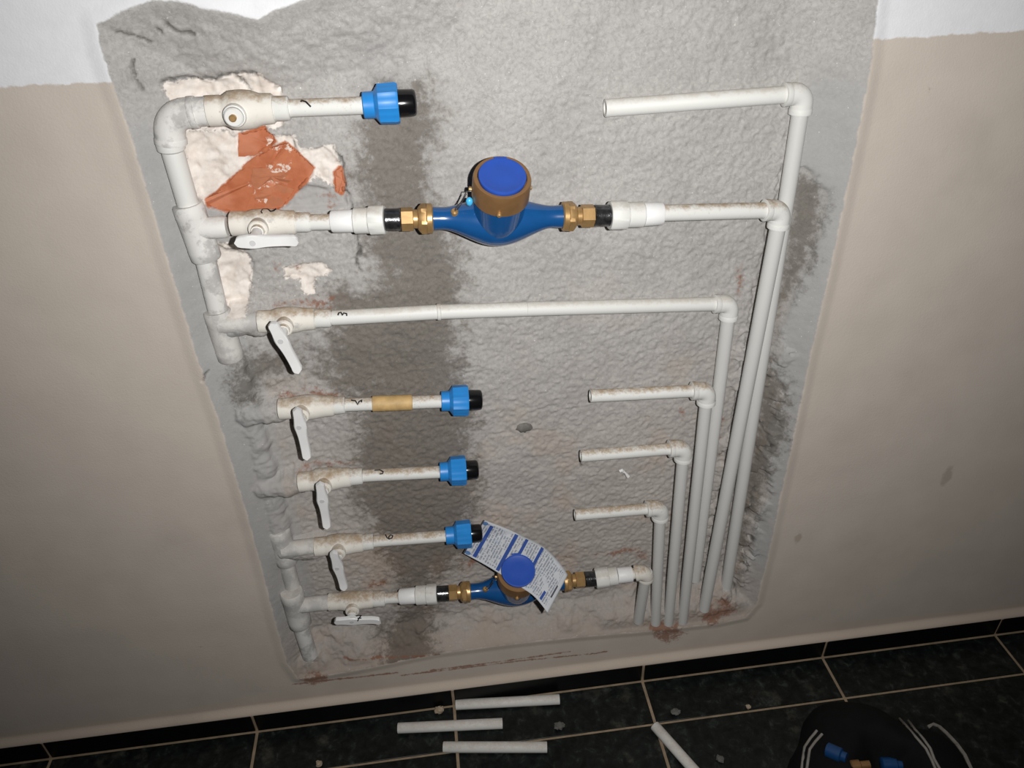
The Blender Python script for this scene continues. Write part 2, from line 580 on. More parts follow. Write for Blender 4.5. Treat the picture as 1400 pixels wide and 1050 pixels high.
def wall_material():
    m, nt, p = new_mat('painted_and_chased_wall')
    L = nt.links

    def attr(nm):
        a = N(nt, 'ShaderNodeAttribute')
        a.attribute_name = nm
        s = N(nt, 'ShaderNodeSeparateColor')
        L.new(a.outputs['Color'], s.inputs[0])
        return s.outputs
    A, B, C = attr('fields_a'), attr('fields_b'), attr('fields_c')
    g = N(nt, 'ShaderNodeNewGeometry')
    xyz = N(nt, 'ShaderNodeSeparateXYZ')
    L.new(g.outputs['Position'], xyz.inputs[0])
    nf = noise(nt, 220, 5, 0.6)
    nm = noise(nt, 60, 6, 0.62)
    nb = noise(nt, 14, 5, 0.55)
    ncurl = noise(nt, 62, 2, 0.5, dist=2.0)

    def edge(f, nz, amt, w=0.02):
        t = math_n(nt, 'ADD', f, math_n(nt, 'MULTIPLY', math_n(nt, 'SUBTRACT', nz, 0.5), amt))
        return step(nt, t, 0.5 - w, 0.5 + w)
    # paints
    bord = math_n(nt, 'ADD', math_n(nt, 'SUBTRACT', xyz.outputs[2], PAINT), math_n(nt, 'MULTIPLY', math_n(nt, 'SUBTRACT', nm, 0.5), 0.012))
    up = step(nt, bord, -0.0015, 0.0015)
    beige = ramp(nt, nb, [(0.3, (0.53, 0.47, 0.415)), (0.7, (0.57, 0.508, 0.448))])
    low = math_n(nt, 'SUBTRACT', 1.0, step(nt, xyz.outputs[2], SK + 0.012, SK + 0.05))
    beige = mix(nt, math_n(nt, 'MULTIPLY', low, 0.55), beige, (0.62, 0.50, 0.40))
    grime = math_n(nt, 'MULTIPLY', step(nt, noise(nt, 5, 6, 0.6), 0.56, 0.75), 0.16)
    beige = mix(nt, grime, beige, (0.30, 0.26, 0.22))
    for (sx_, sy_), sr in (((1295, 651), 0.017), ((1092, 736), 0.012)):      # old drips on the paint
        sp_ = W(sx_, sy_, 0.0)
        dn = N(nt, 'ShaderNodeVectorMath', operation='MULTIPLY')
        ds = N(nt, 'ShaderNodeVectorMath', operation='SUBTRACT')
        ds.inputs[1].default_value = (sp_.x, 0, sp_.z)
        dn.inputs[1].default_value = (1.5, 0, 0.7)
        dl = N(nt, 'ShaderNodeVectorMath', operation='LENGTH')
        L.new(g.outputs['Position'], ds.inputs[0])
        L.new(ds.outputs[0], dn.inputs[0])
        L.new(dn.outputs[0], dl.inputs[0])
        dd_ = math_n(nt, 'ADD', dl.outputs['Value'], math_n(nt, 'MULTIPLY', math_n(nt, 'SUBTRACT', nm, 0.5), 0.03))
        sm_ = math_n(nt, 'SUBTRACT', 1.0, step(nt, dd_, sr * 0.55, sr * 1.1))
        beige = mix(nt, math_n(nt, 'MULTIPLY', sm_, 0.38), beige, (0.23, 0.185, 0.13))
    white = ramp(nt, nm, [(0.3, (0.71, 0.72, 0.75)), (0.7, (0.76, 0.77, 0.80))])
    paint = mix(nt, up, beige, white)
    # cement
    cem = ramp(nt, nb, [(0.25, (0.350, 0.337, 0.325)), (0.75, (0.44, 0.426, 0.412))])
    vein = math_n(nt, 'ABSOLUTE', math_n(nt, 'SUBTRACT', ncurl, 0.5))
    cem = mix(nt, math_n(nt, 'MULTIPLY', math_n(nt, 'SUBTRACT', 1.0, step(nt, vein, 0.004, 0.045)), 0.30), cem, (0.22, 0.212, 0.205))
    cem = mix(nt, math_n(nt, 'MULTIPLY', math_n(nt, 'SUBTRACT', 1.0, step(nt, nf, 0.34, 0.50)), 0.26), cem, (0.24, 0.23, 0.222))
    cem = mix(nt, math_n(nt, 'MULTIPLY', step(nt, nf, 0.50, 0.66), 0.26), cem, (0.55, 0.54, 0.525))
    nv = noise(nt, 9, 4, 0.6)
    lowz = math_n(nt, 'SUBTRACT', 1.0, step(nt, xyz.outputs[2], 0.25, 1.05))
    pink = math_n(nt, 'MULTIPLY', math_n(nt, 'MULTIPLY', step(nt, nv, 0.5, 0.68), lowz), 0.8)
    cem = mix(nt, pink, cem, (0.42, 0.335, 0.275))
    foot = math_n(nt, 'MULTIPLY', math_n(nt, 'SUBTRACT', 1.0, step(nt, math_n(nt, 'ADD', xyz.outputs[2], math_n(nt, 'MULTIPLY', math_n(nt, 'SUBTRACT', nm, 0.5), 0.16)), 0.13, 0.23)), 0.65)
    cem = mix(nt, foot, cem, (0.37, 0.285, 0.22))
    cem = mix(nt, math_n(nt, 'MULTIPLY', lowz, 0.45), cem, (0.385, 0.328, 0.288))
    cem = mix(nt, math_n(nt, 'MULTIPLY', C[0], 0.75), cem, (0.36, 0.36, 0.358))
    spk = step(nt, noise(nt, 320, 2, 0.5), 0.735, 0.75)
    cem = mix(nt, math_n(nt, 'MULTIPLY', spk, 0.7), cem, (0.75, 0.74, 0.72))
    wetf = math_n(nt, 'ADD', B[0], math_n(nt, 'ADD', math_n(nt, 'ADD', math_n(nt, 'MULTIPLY', math_n(nt, 'SUBTRACT', nm, 0.5), 1.2), math_n(nt, 'MULTIPLY', math_n(nt, 'SUBTRACT', nf, 0.5), 0.7)),
                                          math_n(nt, 'MULTIPLY', math_n(nt, 'SUBTRACT', nb, 0.5), 0.7)))
    wetm = step(nt, wetf, 0.34, 0.84)
    cem = mix(nt, wetm, cem, (0.46, 0.435, 0.405), 'MULTIPLY')
    # chips
    chip = ramp(nt, nm, [(0.3, (0.60, 0.53, 0.475)), (0.6, (0.74, 0.69, 0.645))])
    cem = mix(nt, edge(A[1], math_n(nt, 'ADD', math_n(nt, 'MULTIPLY', nm, 0.6), math_n(nt, 'MULTIPLY', nf, 0.4)), 1.15, 0.05), cem, chip)
    cem = mix(nt, edge(C[2], nm, 0.5, 0.05), cem, (0.36, 0.35, 0.34))
    brk = ramp(nt, nm, [(0.3, (0.36, 0.105, 0.042)), (0.7, (0.45, 0.155, 0.075))])
    cem = mix(nt, edge(A[2], nm, 0.35, 0.05), cem, brk)
    rf = math_n(nt, 'ADD', B[1], math_n(nt, 'ADD', math_n(nt, 'MULTIPLY', math_n(nt, 'SUBTRACT', nm, 0.5), 1.8), math_n(nt, 'ADD', math_n(nt, 'MULTIPLY', math_n(nt, 'SUBTRACT', nf, 0.5), 1.2), math_n(nt, 'MULTIPLY', math_n(nt, 'SUBTRACT', nb, 0.5), 1.4))))
    rustm = math_n(nt, 'MULTIPLY', step(nt, rf, 0.48, 1.05), 0.8)
    base = mix(nt, edge(A[0], math_n(nt, 'ADD', math_n(nt, 'MULTIPLY', nm, 0.7), math_n(nt, 'MULTIPLY', nf, 0.3)), 0.36, 0.05), paint, cem)
    base = mix(nt, rustm, base, (0.24, 0.105, 0.06))
    base = mix(nt, math_n(nt, 'MULTIPLY', B[2], 0.85), base, (0.07, 0.066, 0.062))
    L.new(base, p.inputs['Base Color'])
    p.inputs['Specular IOR Level'].default_value = 0.25
    rr = mix(nt, A[0], (0.6, 0.6, 0.6), (0.9, 0.9, 0.9))
    L.new(rr, p.inputs['Roughness'])
    hb = math_n(nt, 'ADD', math_n(nt, 'MULTIPLY', nf, 0.5), math_n(nt, 'MULTIPLY', noise(nt, 420, 2, 0.5), 0.5))
    bump(nt, p, hb, 0.30, 0.0016)
    return m


wall = build_wall()
wall.data.materials.append(wall_material())

M_BRICK, _nt, _p = new_mat('broken_clay_brick')
_a = ramp(_nt, noise(_nt, 55, 5), [(0.3, (0.37, 0.105, 0.040)), (0.7, (0.46, 0.155, 0.07))])
_b = mix(_nt, step(_nt, noise(_nt, 28, 6, 0.7), 0.58, 0.63), _a, (0.66, 0.55, 0.48))
_b = mix(_nt, math_n(_nt, 'MULTIPLY', step(_nt, noise(_nt, 16, 3), 0.5, 0.6), 0.35), _b, (0.60, 0.27, 0.17))
_nt.links.new(_b, _p.inputs['Base Color'])
_p.inputs['Roughness'].default_value = 0.8
bump(_nt, _p, noise(_nt, 120, 4), 0.35, 0.002)

M_BRICK2 = simple('fresh_brick_break', (0.45, 0.165, 0.08), 0.85, var=0.2, vs_=60, bmp=0.3)

# broken brick faces showing in the hole
BR = [([(326, 182), (362, 173), (379, 192), (372, 199), (349, 212), (326, 214)], 0.047, M_BRICK),
      ([(280, 272), (298, 261), (326, 235), (350, 214), (374, 199), (390, 193), (402, 203), (429, 230), (417, 251),
        (383, 286), (350, 291), (324, 292), (282, 282)], 0.046, M_BRICK),
      ([(456, 236), (467, 227), (472, 250), (469, 267), (458, 262)], 0.047, M_BRICK),
      ([(345, 230), (377, 231), (400, 243), (392, 254), (372, 246), (349, 260), (343, 246)], 0.0448, M_BRICK2),
      ([(373, 249), (402, 258), (384, 281), (350, 284), (348, 264)], 0.0453, M_BRICK2)]
for q, y0, mt_ in BR:
    mb = MB()
    rnd = random.Random(len(q))
    fine = []
    for i in range(len(q)):
        a, b = q[i], q[(i + 1) % len(q)]
        for t in (0, 0.33, 0.66):
            j = 0 if t == 0 else rnd.uniform(-1.6, 1.6)
            fine.append((a[0] + (b[0] - a[0]) * t + j, a[1] + (b[1] - a[1]) * t + j))
    fr = [W(a, b, y0 + rnd.uniform(-0.001, 0.003)) for a, b in fine]
    cx = sum((v for v in fr), Vector()) / len(fr)
    i0 = len(mb.v)
    n = len(fr)
    mb.v += fr
    mid = [cx + (v - cx) * 0.55 + Vector((rnd.uniform(-.002, .002), rnd.uniform(-0.0012, 0.0002), rnd.uniform(-.002, .002))) for v in fr]
    mb.v += mid
    mb.v.append(cx + Vector((0.004, 0.0, 0.003)))
    mb.v += [v + Vector((0, 0.035, 0)) for v in fr]
    for k in range(n):
        k2 = (k + 1) % n
        mb.f.append((k, k2, n + k2, n + k))
        mb.f.append((n + k, n + k2, 2 * n))
        mb.f.append((k, 2 * n + 1 + k, 2 * n + 1 + k2, k2))
    mb.build('brick', mt_, wall, ang=28)

# pebble bedded in the render coat
def blob(c, sx, sy, sz, seed, n=10, m=7, rough=0.25):
    rnd = random.Random(seed)
    mb = MB()
    rings = []
    for i in range(1, m):
        th = math.pi * i / m
        rg = []
        for k in range(n):
            a = 2 * math.pi * k / n
            s = 1 + rnd.uniform(-rough, rough)
            rg.append(len(mb.v))
            mb.v.append(c + Vector((sx * s * math.sin(th) * math.cos(a), sy * s * math.sin(th) * math.sin(a), sz * s * math.cos(th))))
        rings.append(rg)
    t, b = len(mb.v), len(mb.v) + 1
    mb.v += [c + Vector((0, 0, sz)), c - Vector((0, 0, sz))]
    for r1, r2 in zip(rings, rings[1:]):
        mb.bridge(r2, r1)
    for k in range(n):
        mb.f.append((t, rings[0][k], rings[0][(k + 1) % n]))
        mb.f.append((b, rings[-1][(k + 1) % n], rings[-1][k]))
    return mb


M_STONE = simple('dark_pebble', (0.20, 0.19, 0.175), 0.7, var=0.35, vs_=90, bmp=0.2)
M_CRUMB = simple('mortar_crumb', (0.50, 0.40, 0.29), 0.85, var=0.3, vs_=120, bmp=0.3)
M_GREYCRUMB = simple('grey_rubble', (0.14, 0.135, 0.125), 0.8, var=0.3, vs_=120, bmp=0.3)
blob(W(716, 585, 0.040), 0.0135, 0.004, 0.009, 5, rough=0.18).build('pebble', M_STONE, wall, ang=60)

# ------------------------------------------------------------------ floor and skirting
M_TILE, _nt, _p = new_mat('dark_green_marble_tile')
_n1 = noise(_nt, 45, 7, 0.72, dist=0.5)
_n2 = noise(_nt, 7, 5, 0.6)
_c = ramp(_nt, _n1, [(0.40, (0.003, 0.004, 0.0037)), (0.57, (0.010, 0.0135, 0.0122)), (0.76, (0.055, 0.064, 0.059))])
_d = math_n(_nt, 'MULTIPLY', step(_nt, noise(_nt, 18, 6, 0.65), 0.52, 0.74), step(_nt, _n2, 0.42, 0.62))
_c = mix(_nt, math_n(_nt, 'MULTIPLY', _d, 0.55), _c, (0.13, 0.12, 0.10))
_nt.links.new(_c, _p.inputs['Base Color'])
_p.inputs['Roughness'].default_value = 0.38
_p.inputs['Specular IOR Level'].default_value = 0.3
M_GROUT = simple('tan_grout', (0.36, 0.27, 0.18), 0.9, var=0.35, vs_=50, bmp=0.2)

X0, PITCH, GAP = 0.0537, 0.400, 0.0058


def box(mb, x0, x1, y0, y1, z0, z1):
    i = len(mb.v)
    mb.v += [Vector((x, y, z)) for z in (z0, z1) for y in (y0, y1) for x in (x0, x1)]
    for f in ((0, 2, 3, 1), (4, 5, 7, 6), (0, 1, 5, 4), (2, 6, 7, 3), (0, 4, 6, 2), (1, 3, 7, 5)):
        mb.f.append(tuple(i + k for k in f))
    return mb


floor = box(MB(), -1.2, 3.0, -1.9, 0.0, -0.03, -0.0016).build('floor', M_GROUT)
floor['kind'] = 'structure'
floor['label'] = 'floor of dark green marble tiles with tan grout'
base = box(MB(), -1.0, 3.0, -0.0075, 0.002, -0.0016, SK - 0.002).build('baseboard_back', M_GROUT)
base['kind'] = 'structure'
base['label'] = 'dark tiled skirting along the foot of the wall'


def tile_mesh(name, sx, sy, sz):
    mb = box(MB(), GAP / 2, sx - GAP / 2, -sy, 0, -sz, 0)
    o = mb.build(name, M_TILE, bevel=0.0012)
    return o


rows = [(-0.0125, 0.0945), (-0.1085 - GAP / 2, 0.3955), (-0.5085 - GAP / 2, 0.3955), (-0.9085 - GAP / 2, 0.3955)]
for ri, (y, dp) in enumerate(rows):
    proto = tile_mesh('floor_tile', PITCH, dp, 0.008)
    for k in range(-2, 6):
        o = proto if k == -2 else proto.copy()
        if k != -2:
            COL.objects.link(o)
        o.location = (X0 + PITCH * k, y, 0)
        o.parent = floor
M_SKIRT = simple('black_skirting_glaze', (0.0035, 0.004, 0.0045), 0.4, var=0.4, vs_=30, spec=0.25)
proto = box(MB(), GAP / 2, PITCH - GAP / 2, -0.0105, -0.003, 0.002, SK).build('skirting_tile', M_SKIRT, bevel=0.001)
for k in range(-2, 6):
    o = proto if k == -2 else proto.copy()
    if k != -2:
        COL.objects.link(o)
    o.location = (X0 + PITCH * k, 0, 0)
    o.parent = base


# ------------------------------------------------------------------ plumbing helpers
def seg(mb, a, b, prof, n=28, fn=None, c0=True, c1=True):
    """lathe between a and b with profile fractions 0..1"""
    L = (b - a).length
    mb.lathe(a, b - a, [(p[0] * L,) + tuple(p[1:]) for p in prof], n, c0, c1, None, fn)
    return mb


def pipe(name, a, b, r, mat, parent, open_start=False):
    mb = MB()
    L = (b - a).length
    if open_start:
        ri = r * 0.66
        mb.lathe(a, b - a, [(0.03, ri * 0.2), (0.03, ri), (0.0006, ri), (0, ri + 0.0006), (0, r - 0.0006), (0.0008, r), (L, r)], 28)
    else:
        mb.lathe(a, b - a, [(0, r), (L, r)], 28)
    return mb.build(name, mat, parent, ang=40)


def elbow(a_dir_pt, corner, b_dir_pt, r, leg, mat, parent, rb=None):
    u = (a_dir_pt - corner).normalized()
    w = (b_dir_pt - corner).normalized()
    rb = rb or r * 0.95
    A, B = corner + u * leg, corner + w * leg
    path = arc_path(A, corner, B, rb, 10)
    rad = [r] * len(path)
    mb = MB().sweep(path, rad, 28)
    for q, dv in ((A, -u), (B, -w)):       # thicker socket mouths
        mb.lathe(q, dv, [(-0.0004, r * 0.96), (0.0, r * 1.05), (0.006, r * 1.06), (0.0075, r * 1.0)], 28)
    return mb.build('elbow', mat, parent, ang=40)


def stroke(pts, parent, a, b, r, w=0.0011, name='marker_number'):
    P = [on_cyl(x, y, a, b, r + 0.0002) for x, y in pts]
    # densify and re-seat so that the ink hugs the pipe
    q = []
    for p0, p1 in zip(P, P[1:]):
        for t in (0, 0.5):
            q.append(p0.lerp(p1, t))
    q.append(P[-1])
    return MB().sweep(q, w, 6).build(name, M_INK, parent, ang=80)


def valve(row, px, Y, label, handle=None, bonnet=None, body_r=0.0165, end_r=0.0145, col_r=0.0125, pr=0.0103,
          mats=None, extra=None):
    """px: body start, body end, collar end, pipe end (pixel points on the axis at depth Y)"""
    a, b, c, d = [W(x, y, Y if not isinstance(Y, (list, tuple)) else Y[i]) for i, (x, y) in enumerate(px)]
    t = thing('stop_valve', label, 'valve', a, 'stop valves on the supply riser')
    er, br = end_r, body_r
    mb = MB()
    seg(mb, a, b, [(0, er * 0.9), (0.015, er), (0.2, er), (0.22, er * 0.97), (0.27, er * 1.01), (0.36, br * 0.97), (0.46, br), (0.56, br),
                   (0.68, br * 0.95), (0.8, er * 1.02), (0.86, er), (0.97, er * 0.98), (1, er * 0.88)], 32)
    body = mb.build('valve_body', (mats or {}).get('body', M_VALVE), t, ang=50)
    mb = MB()
    seg(mb, b, c, [(0, col_r), (0.06, col_r * 1.03), (0.9, col_r), (1, col_r * 0.9)], 28)
    mb.build('collar', (mats or {}).get('collar', M_PPRD), t)
    pipe('stub_pipe', c, d, pr, (mats or {}).get('pipe', M_PPRD), t)
    mid = a.lerp(b, 0.46)
    fwd = Vector((0, -1, 0))
    if handle:
        hp, h0, h1, hy = handle            # pivot, far end, near end in pixels and the lever's depth
        P, E0, E1 = W(*hp, hy), W(*h0, hy), W(*h1, hy)
        base_c = Vector((P.x, mid.y, P.z))
        bl = mid.y - hy
        mb = MB().lathe(base_c, fwd, [(br * 0.6, 0.0125), (br + 0.006, 0.0125), (br + 0.0075, 0.0112), (br + 0.0078, 0.0085), (br + 0.014, 0.008)], 24)
        mb.build('bonnet', (mats or {}).get('body', M_VALVE), t)
        mb = MB().lathe(base_c, fwd, [(br + 0.004, 0.0065), (bl - 0.002, 0.0065)], 20)
        st = mb.build('stem', M_HANDLE, t)
        # lever: flat bar, wider over the pivot, up-turned rounded tip
        u = (E1 - E0).normalized()
        L = (E1 - E0).length
        s = u.cross(fwd).normalized()
        pf = (P - E0).dot(u)
        prof = []
        K = 26
        for i in range(K + 1):
            x = L * i / K
            hw = 0.0068 + 0.0022 * math.exp(-((x - pf) / 0.013) ** 2)
            e0, e1 = x, L - x
            er_ = 0.0068
            if e0 < er_:
                hw = math.sqrt(max(er_ ** 2 - (er_ - e0) ** 2, 1e-8)) + 0.0004
            if e1 < er_:
                hw = math.sqrt(max(er_ ** 2 - (er_ - e1) ** 2, 1e-8)) + 0.0004
            lift = 0.004 * max(0, (x / L - 0.72) / 0.28) ** 2
            prof.append((x, hw, lift))
        mb = MB()
        rings = []
        for x, hw, lift in prof:
            c0 = E0 + u * x + fwd * lift
            th = 0.0042
            i0 = len(mb.v)
            for (sx, sf) in ((-1, -0.7), (-0.8, -1), (0.8, -1), (1, -0.7), (1, 0.6), (0.82, 1), (-0.82, 1), (-1, 0.6)):
                mb.v.append(c0 + s * (hw * sx) + fwd * (th * sf))
            rings.append(list(range(i0, i0 + 8)))
        for r1, r2 in zip(rings, rings[1:]):
            mb.bridge(r1, r2)
        mb.f.append(tuple(reversed(rings[0])))
        mb.f.append(tuple(rings[-1]))
        lev = mb.build('handle', M_HANDLE, t, ang=42)
        lev['label'] = 'white plastic lever handle'
        MB().lathe(P + fwd * 0.0036, fwd, [(0, 0.0040), (0.0012, 0.0036)], 16).build('pivot_cap', simple('pivot_grey', (0.55, 0.55, 0.56), 0.5), lev)
    if bonnet:
        P = W(*bonnet, mid.y - br)
        MB().lathe(P - fwd * 0.012, fwd, [(0, 0.0135), (0.014, 0.0135), (0.016, 0.0125), (0.0165, 0.0112), (0.021, 0.011), (0.0225, 0.0095), (0.0225, 0.006)], 30).build('bonnet', M_PPR, t)
        MB().lathe(P + fwd * 0.008, fwd, [(0, 0.0042), (0.006, 0.0042), (0.0075, 0.003)], 18).build('brass_stem', M_BRASS, t)
    return t, (a, b, c, d)


def adapter(pts, radii, parent, octo=2, name='threaded_adapter'):
    """white stepped adapter; the piece with index octo has flats or flutes"""
    out = []
    for i, (a, b) in enumerate(zip(pts, pts[1:])):
        r = radii[i]
        mb = MB()
        if i == octo:
            fn = lambda t: 1 + 0.018 * math.cos(8 * t)
            seg(mb, a, b, [(0, r * 0.93), (0.08, r, 1), (0.92, r, 1), (1, r * 0.93)], 48, fn)
        else:
            seg(mb, a, b, [(0, r * 0.94), (0.06, r), (0.95, r), (1, r * 0.95)], 30)
        out.append(mb.build(name, M_PPRC if i == 0 else M_PPR, parent))
    return out


def end_cap(pxs, Y, label, depth_scale=1.0):
    """blue compression nut with black plug; pxs: collar start, nut start, nut end, plug end"""
    a, b, c, d = [W(x, y, Y) for x, y in pxs]
    t = thing('compression_end_cap', label, 'pipe cap', a, 'blue compression caps closing cut supply pipes')
    u = (d - a).normalized()
    k = 1.0
    MB().lathe(a, u, [(-0.002, 0.0108), (-0.002, 0.0150), (-0.0012, 0.0157), ((b - a).length, 0.0160), ((b - a).length + 0.003, 0.0165)], 36).build('collar', M_NUT, t)
    L = (c - b).length
    n = 64

    def ribs(t_):
        x = (t_ / (2 * math.pi) * 8) % 1
        d_ = min(x, 1 - x)
        return 1.0 if d_ < 0.10 else 1.0 - 0.075 * min(1, (d_ - 0.10) / 0.05)
    mb = MB().lathe(b, u, [(-0.001, 0.0158), (0.0045, 0.0242, 1), (L - 0.003, 0.0250, 1), (L, 0.0236, 1), (L, 0.016)], n, fn=ribs)
    mb.build('nut', M_NUT, t, ang=30)
    L2 = (d - c).length
    MB().lathe(c, u, [(-0.004, 0.0165), (0.001, 0.0165), (L2 - 0.004, 0.0160), (L2 - 0.0012, 0.0148), (L2, 0.0120), (L2 + 0.0008, 0.004)], 36).build('plug', M_BLACK, t, ang=50)
    return t


# ------------------------------------------------------------------ supply riser on the left
YR = 0.016
ris = thing('supply_riser', 'vertical white supply pipe with tees, smeared with cement, left of the valves', 'pipe', W(425, 893, YR))
cor = W(229, 157, 0.012)
elbow(W(285, 152, 0.012), cor, W(240, 240, 0.014), 0.0178, 0.034, M_DUST2, ris, rb=0.026)
seg(MB(), W(248, 154, 0.012), W(287, 152, 0.012), [(0, 0.0168), (1, 0.0168)]).build('pipe', M_DUST2, ris)
seg(MB(), W(231, 190, 0.013), W(235, 206, 0.014), [(0, 0.0162), (0.2, 0.017), (0.85, 0.0165), (1, 0.014)]).build('collar', M_PPR, ris)
seg(MB(), W(234, 200, 0.014), W(258, 282, YR), [(0, 0.0135), (1, 0.0135)]).build('pipe', M_PPR, ris)


def tee(a, b, arm, r, ra, mat):
    mb = MB()
    seg(mb, a, b, [(0, r * 0.92), (0.03, r), (0.2, r * 1.02), (0.22, r), (0.78, r), (0.8, r * 1.02), (0.97, r), (1, r * 0.92)], 30)
    o = mb.build('tee', mat, ris)
    m = a.lerp(b, 0.5)
    seg(MB(), Vector((m.x, arm.y, arm.z)), arm, [(0, ra), (0.9, ra), (1, ra * 0.9)], 26).build('tee_arm', mat, ris)


tee(W(256, 279, YR), W(283, 354, YR), W(311, 310, 0.012), 0.0195, 0.0142, M_DUST2)
seg(MB(), W(280, 350, YR), W(298, 425, YR + 0.002), [(0, 0.0135), (1, 0.0135)]).build('pipe', M_DUST2, ris)
tee(W(296, 424, 0.018), W(316, 490, 0.018), W(355, 439, 0.012), 0.0185, 0.0142, M_DUST)
seg(MB(), W(310, 480, 0.026), W(400, 800, 0.024), [(0, 0.0135), (1, 0.0135)]).build('pipe', M_DUST, ris)
tee(W(380, 722, 0.021), W(393, 768, 0.021), W(434, 746, 0.012), 0.0190, 0.0142, M_DUST)
tee(W(398, 808, 0.014), W(411, 853, 0.014), W(452, 823, 0.010), 0.0205, 0.0142, M_DUST)
seg(MB(), W(408, 846, 0.014), W(424, 896, 0.015), [(0, 0.0145), (1, 0.0145)]).build('pipe', M_DUST2, ris)

# ------------------------------------------------------------------ rows of valves
GR = 'stop valves on the supply riser'
# 1 top, no lever
t1, p1 = valve(1, [(284, 152), (375, 148.5), (396, 148), (502, 144)], 0.012,
               'topmost white stop valve, lever missing, bare brass stem, above exposed brick', bonnet=(321, 158),
               body_r=0.0230, end_r=0.0180, col_r=0.0142)
stroke([(411, 139), (413, 137.5), (418, 139), (422, 143), (425, 146)], t1, p1[2], p1[3], 0.0103)
end_cap([(499, 144), (513, 143), (545, 141.5), (569, 140.5)], 0.012,
        'blue and black compression cap on the topmost supply pipe, highest of the four')

# 2 with the upper meter
YM = -0.010
t2, p2 = valve(2, [(316, 306), (405, 304), (425, 304), (458, 303.5)], [0.010, 0.006, 0.004, 0.0],
               'white stop valve with level lever feeding the upper brass-ringed water meter',
               handle=((346, 331), (321, 331), (409, 328), -0.056), body_r=0.0185, end_r=0.0158)
stroke([(359, 292), (357, 290), (359, 286.5), (362, 286), (366, 286), (370, 289), (374, 288), (377, 285.5)], t2, p2[0], p2[1], 0.0178)
ad = [W(x, y, yy) for x, y, yy in ((454, 303, 0.001), (484, 302, -0.003), (505, 301.5, -0.005), (527, 300.5, YM + 0.002))]
adapter(ad, [0.0146, 0.0168, 0.0190], t2)

# 3
t3, p3 = valve(3, [(353, 440), (431, 435.5), (453, 435), (458, 434.6)], 0.012,
               'white stop valve with slanting lever on the third pipe, marked 3',
               handle=((384, 465), (371, 440.5), (409, 507), -0.046), body_r=0.0190, end_r=0.0160, col_r=0.0130)
# 4
t4, p4 = valve(4, [(381, 559), (457, 554.5), (472, 553.5), (607, 548.5)], 0.012,
               'white stop valve with hanging lever and yellow tape on its pipe',
               handle=((409, 582.5), (405.5, 558), (420.5, 625), -0.038), body_r=0.0195, end_r=0.0165, col_r=0.0135)
stroke([(480, 547), (486, 548), (489, 553), (491, 549), (495, 547), (494, 550)], t4, p4[2], p4[3], 0.0103)
u4 = (p4[3] - p4[2]).normalized()
ta, tb = [p4[2] + u4 * (W(x, 551, 0.012) - p4[2]).dot(u4) for x in (509, 564)]
mb = MB()
seg(mb, ta, tb, [(0, 0.0105), (0.01, 0.0122), (0.3, 0.0125), (0.33, 0.0120), (0.6, 0.0124), (0.66, 0.0121), (0.99, 0.0123), (1, 0.0105)], 26)
mb.build('tape_wrap', M_WRAP, t4)['label'] = 'yellowed tape wrapped round the pipe'
end_cap([(605, 548.5), (615, 548), (640, 547.3), (659, 546.5)], 0.012,
        'blue and black compression cap on the pipe with yellow tape')
# 5
t5, p5 = valve(5, [(408, 659), (480, 652), (496, 650.5), (606, 645)], 0.012,
               'white stop valve with hanging lever marked 5, third up from the bottom',
               handle=((440.6, 683), (437, 660), (447.5, 719), -0.039), body_r=0.0195, end_r=0.0165, col_r=0.0138)
stroke([(512, 643), (519, 642.5), (524, 645), (523, 647.5), (519, 648)], t5, p5[2], p5[3], 0.0103)
end_cap([(603, 645), (613, 644.3), (637, 643), (654, 641.5)], 0.012,
        'blue and black compression cap on the pipe marked 5, between two others')
# 6
t6, p6 = valve(6, [(430, 748), (497, 741.5), (511, 740), (614, 732.5)], 0.012,
               'white stop valve with hanging lever marked 6, second up from the bottom',
               handle=((461, 775), (455.5, 754), (471, 803), -0.042), body_r=0.0195, end_r=0.0168, col_r=0.0142)
stroke([(527, 731), (529, 735), (532, 737), (536, 735.5), (537, 732.5), (534, 731.5), (531.5, 734), (532, 737)], t6, p6[2], p6[3], 0.0103)
end_cap([(611, 732.5), (621, 731.7), (644, 729.8), (659, 728)], 0.012,
        'blue and black compression cap touching the printed leaflet, lowest of the four')
# 7 with the lower meter
t7, p7 = valve(7, [(449, 823), (511, 819), (527, 818), (550, 816.5)], [0.012, 0.008, 0.006, 0.003],
               'lowest white stop valve with level lever marked 7, feeding the lower water meter',
               handle=((481, 848), (457, 849), (521, 847), -0.033), body_r=0.0180, end_r=0.0162, col_r=0.0145)
lev7 = [o for o in t7.children if o.name.startswith('handle')][0]


def plate_stroke(pts, Y, parent, w=0.0011):
    return MB().sweep([W(x, y, Y) for x, y in pts], w, 6).build('marker_number', M_INK, parent, ang=80)


plate_stroke([(487, 842), (490, 841.5), (494, 841.5), (491, 845), (489, 849)], -0.0376, lev7)
plate_stroke([(489, 845.5), (494, 845)], -0.0376, lev7)
YM2 = -0.008
ad = [W(x, y, yy) for x, y, yy in ((547, 816, 0.002), (569, 814, -0.002), (583, 813, -0.004), (598, 812, YM2 + 0.002))]
adapter(ad, [0.0148, 0.0176, 0.0185], t7)


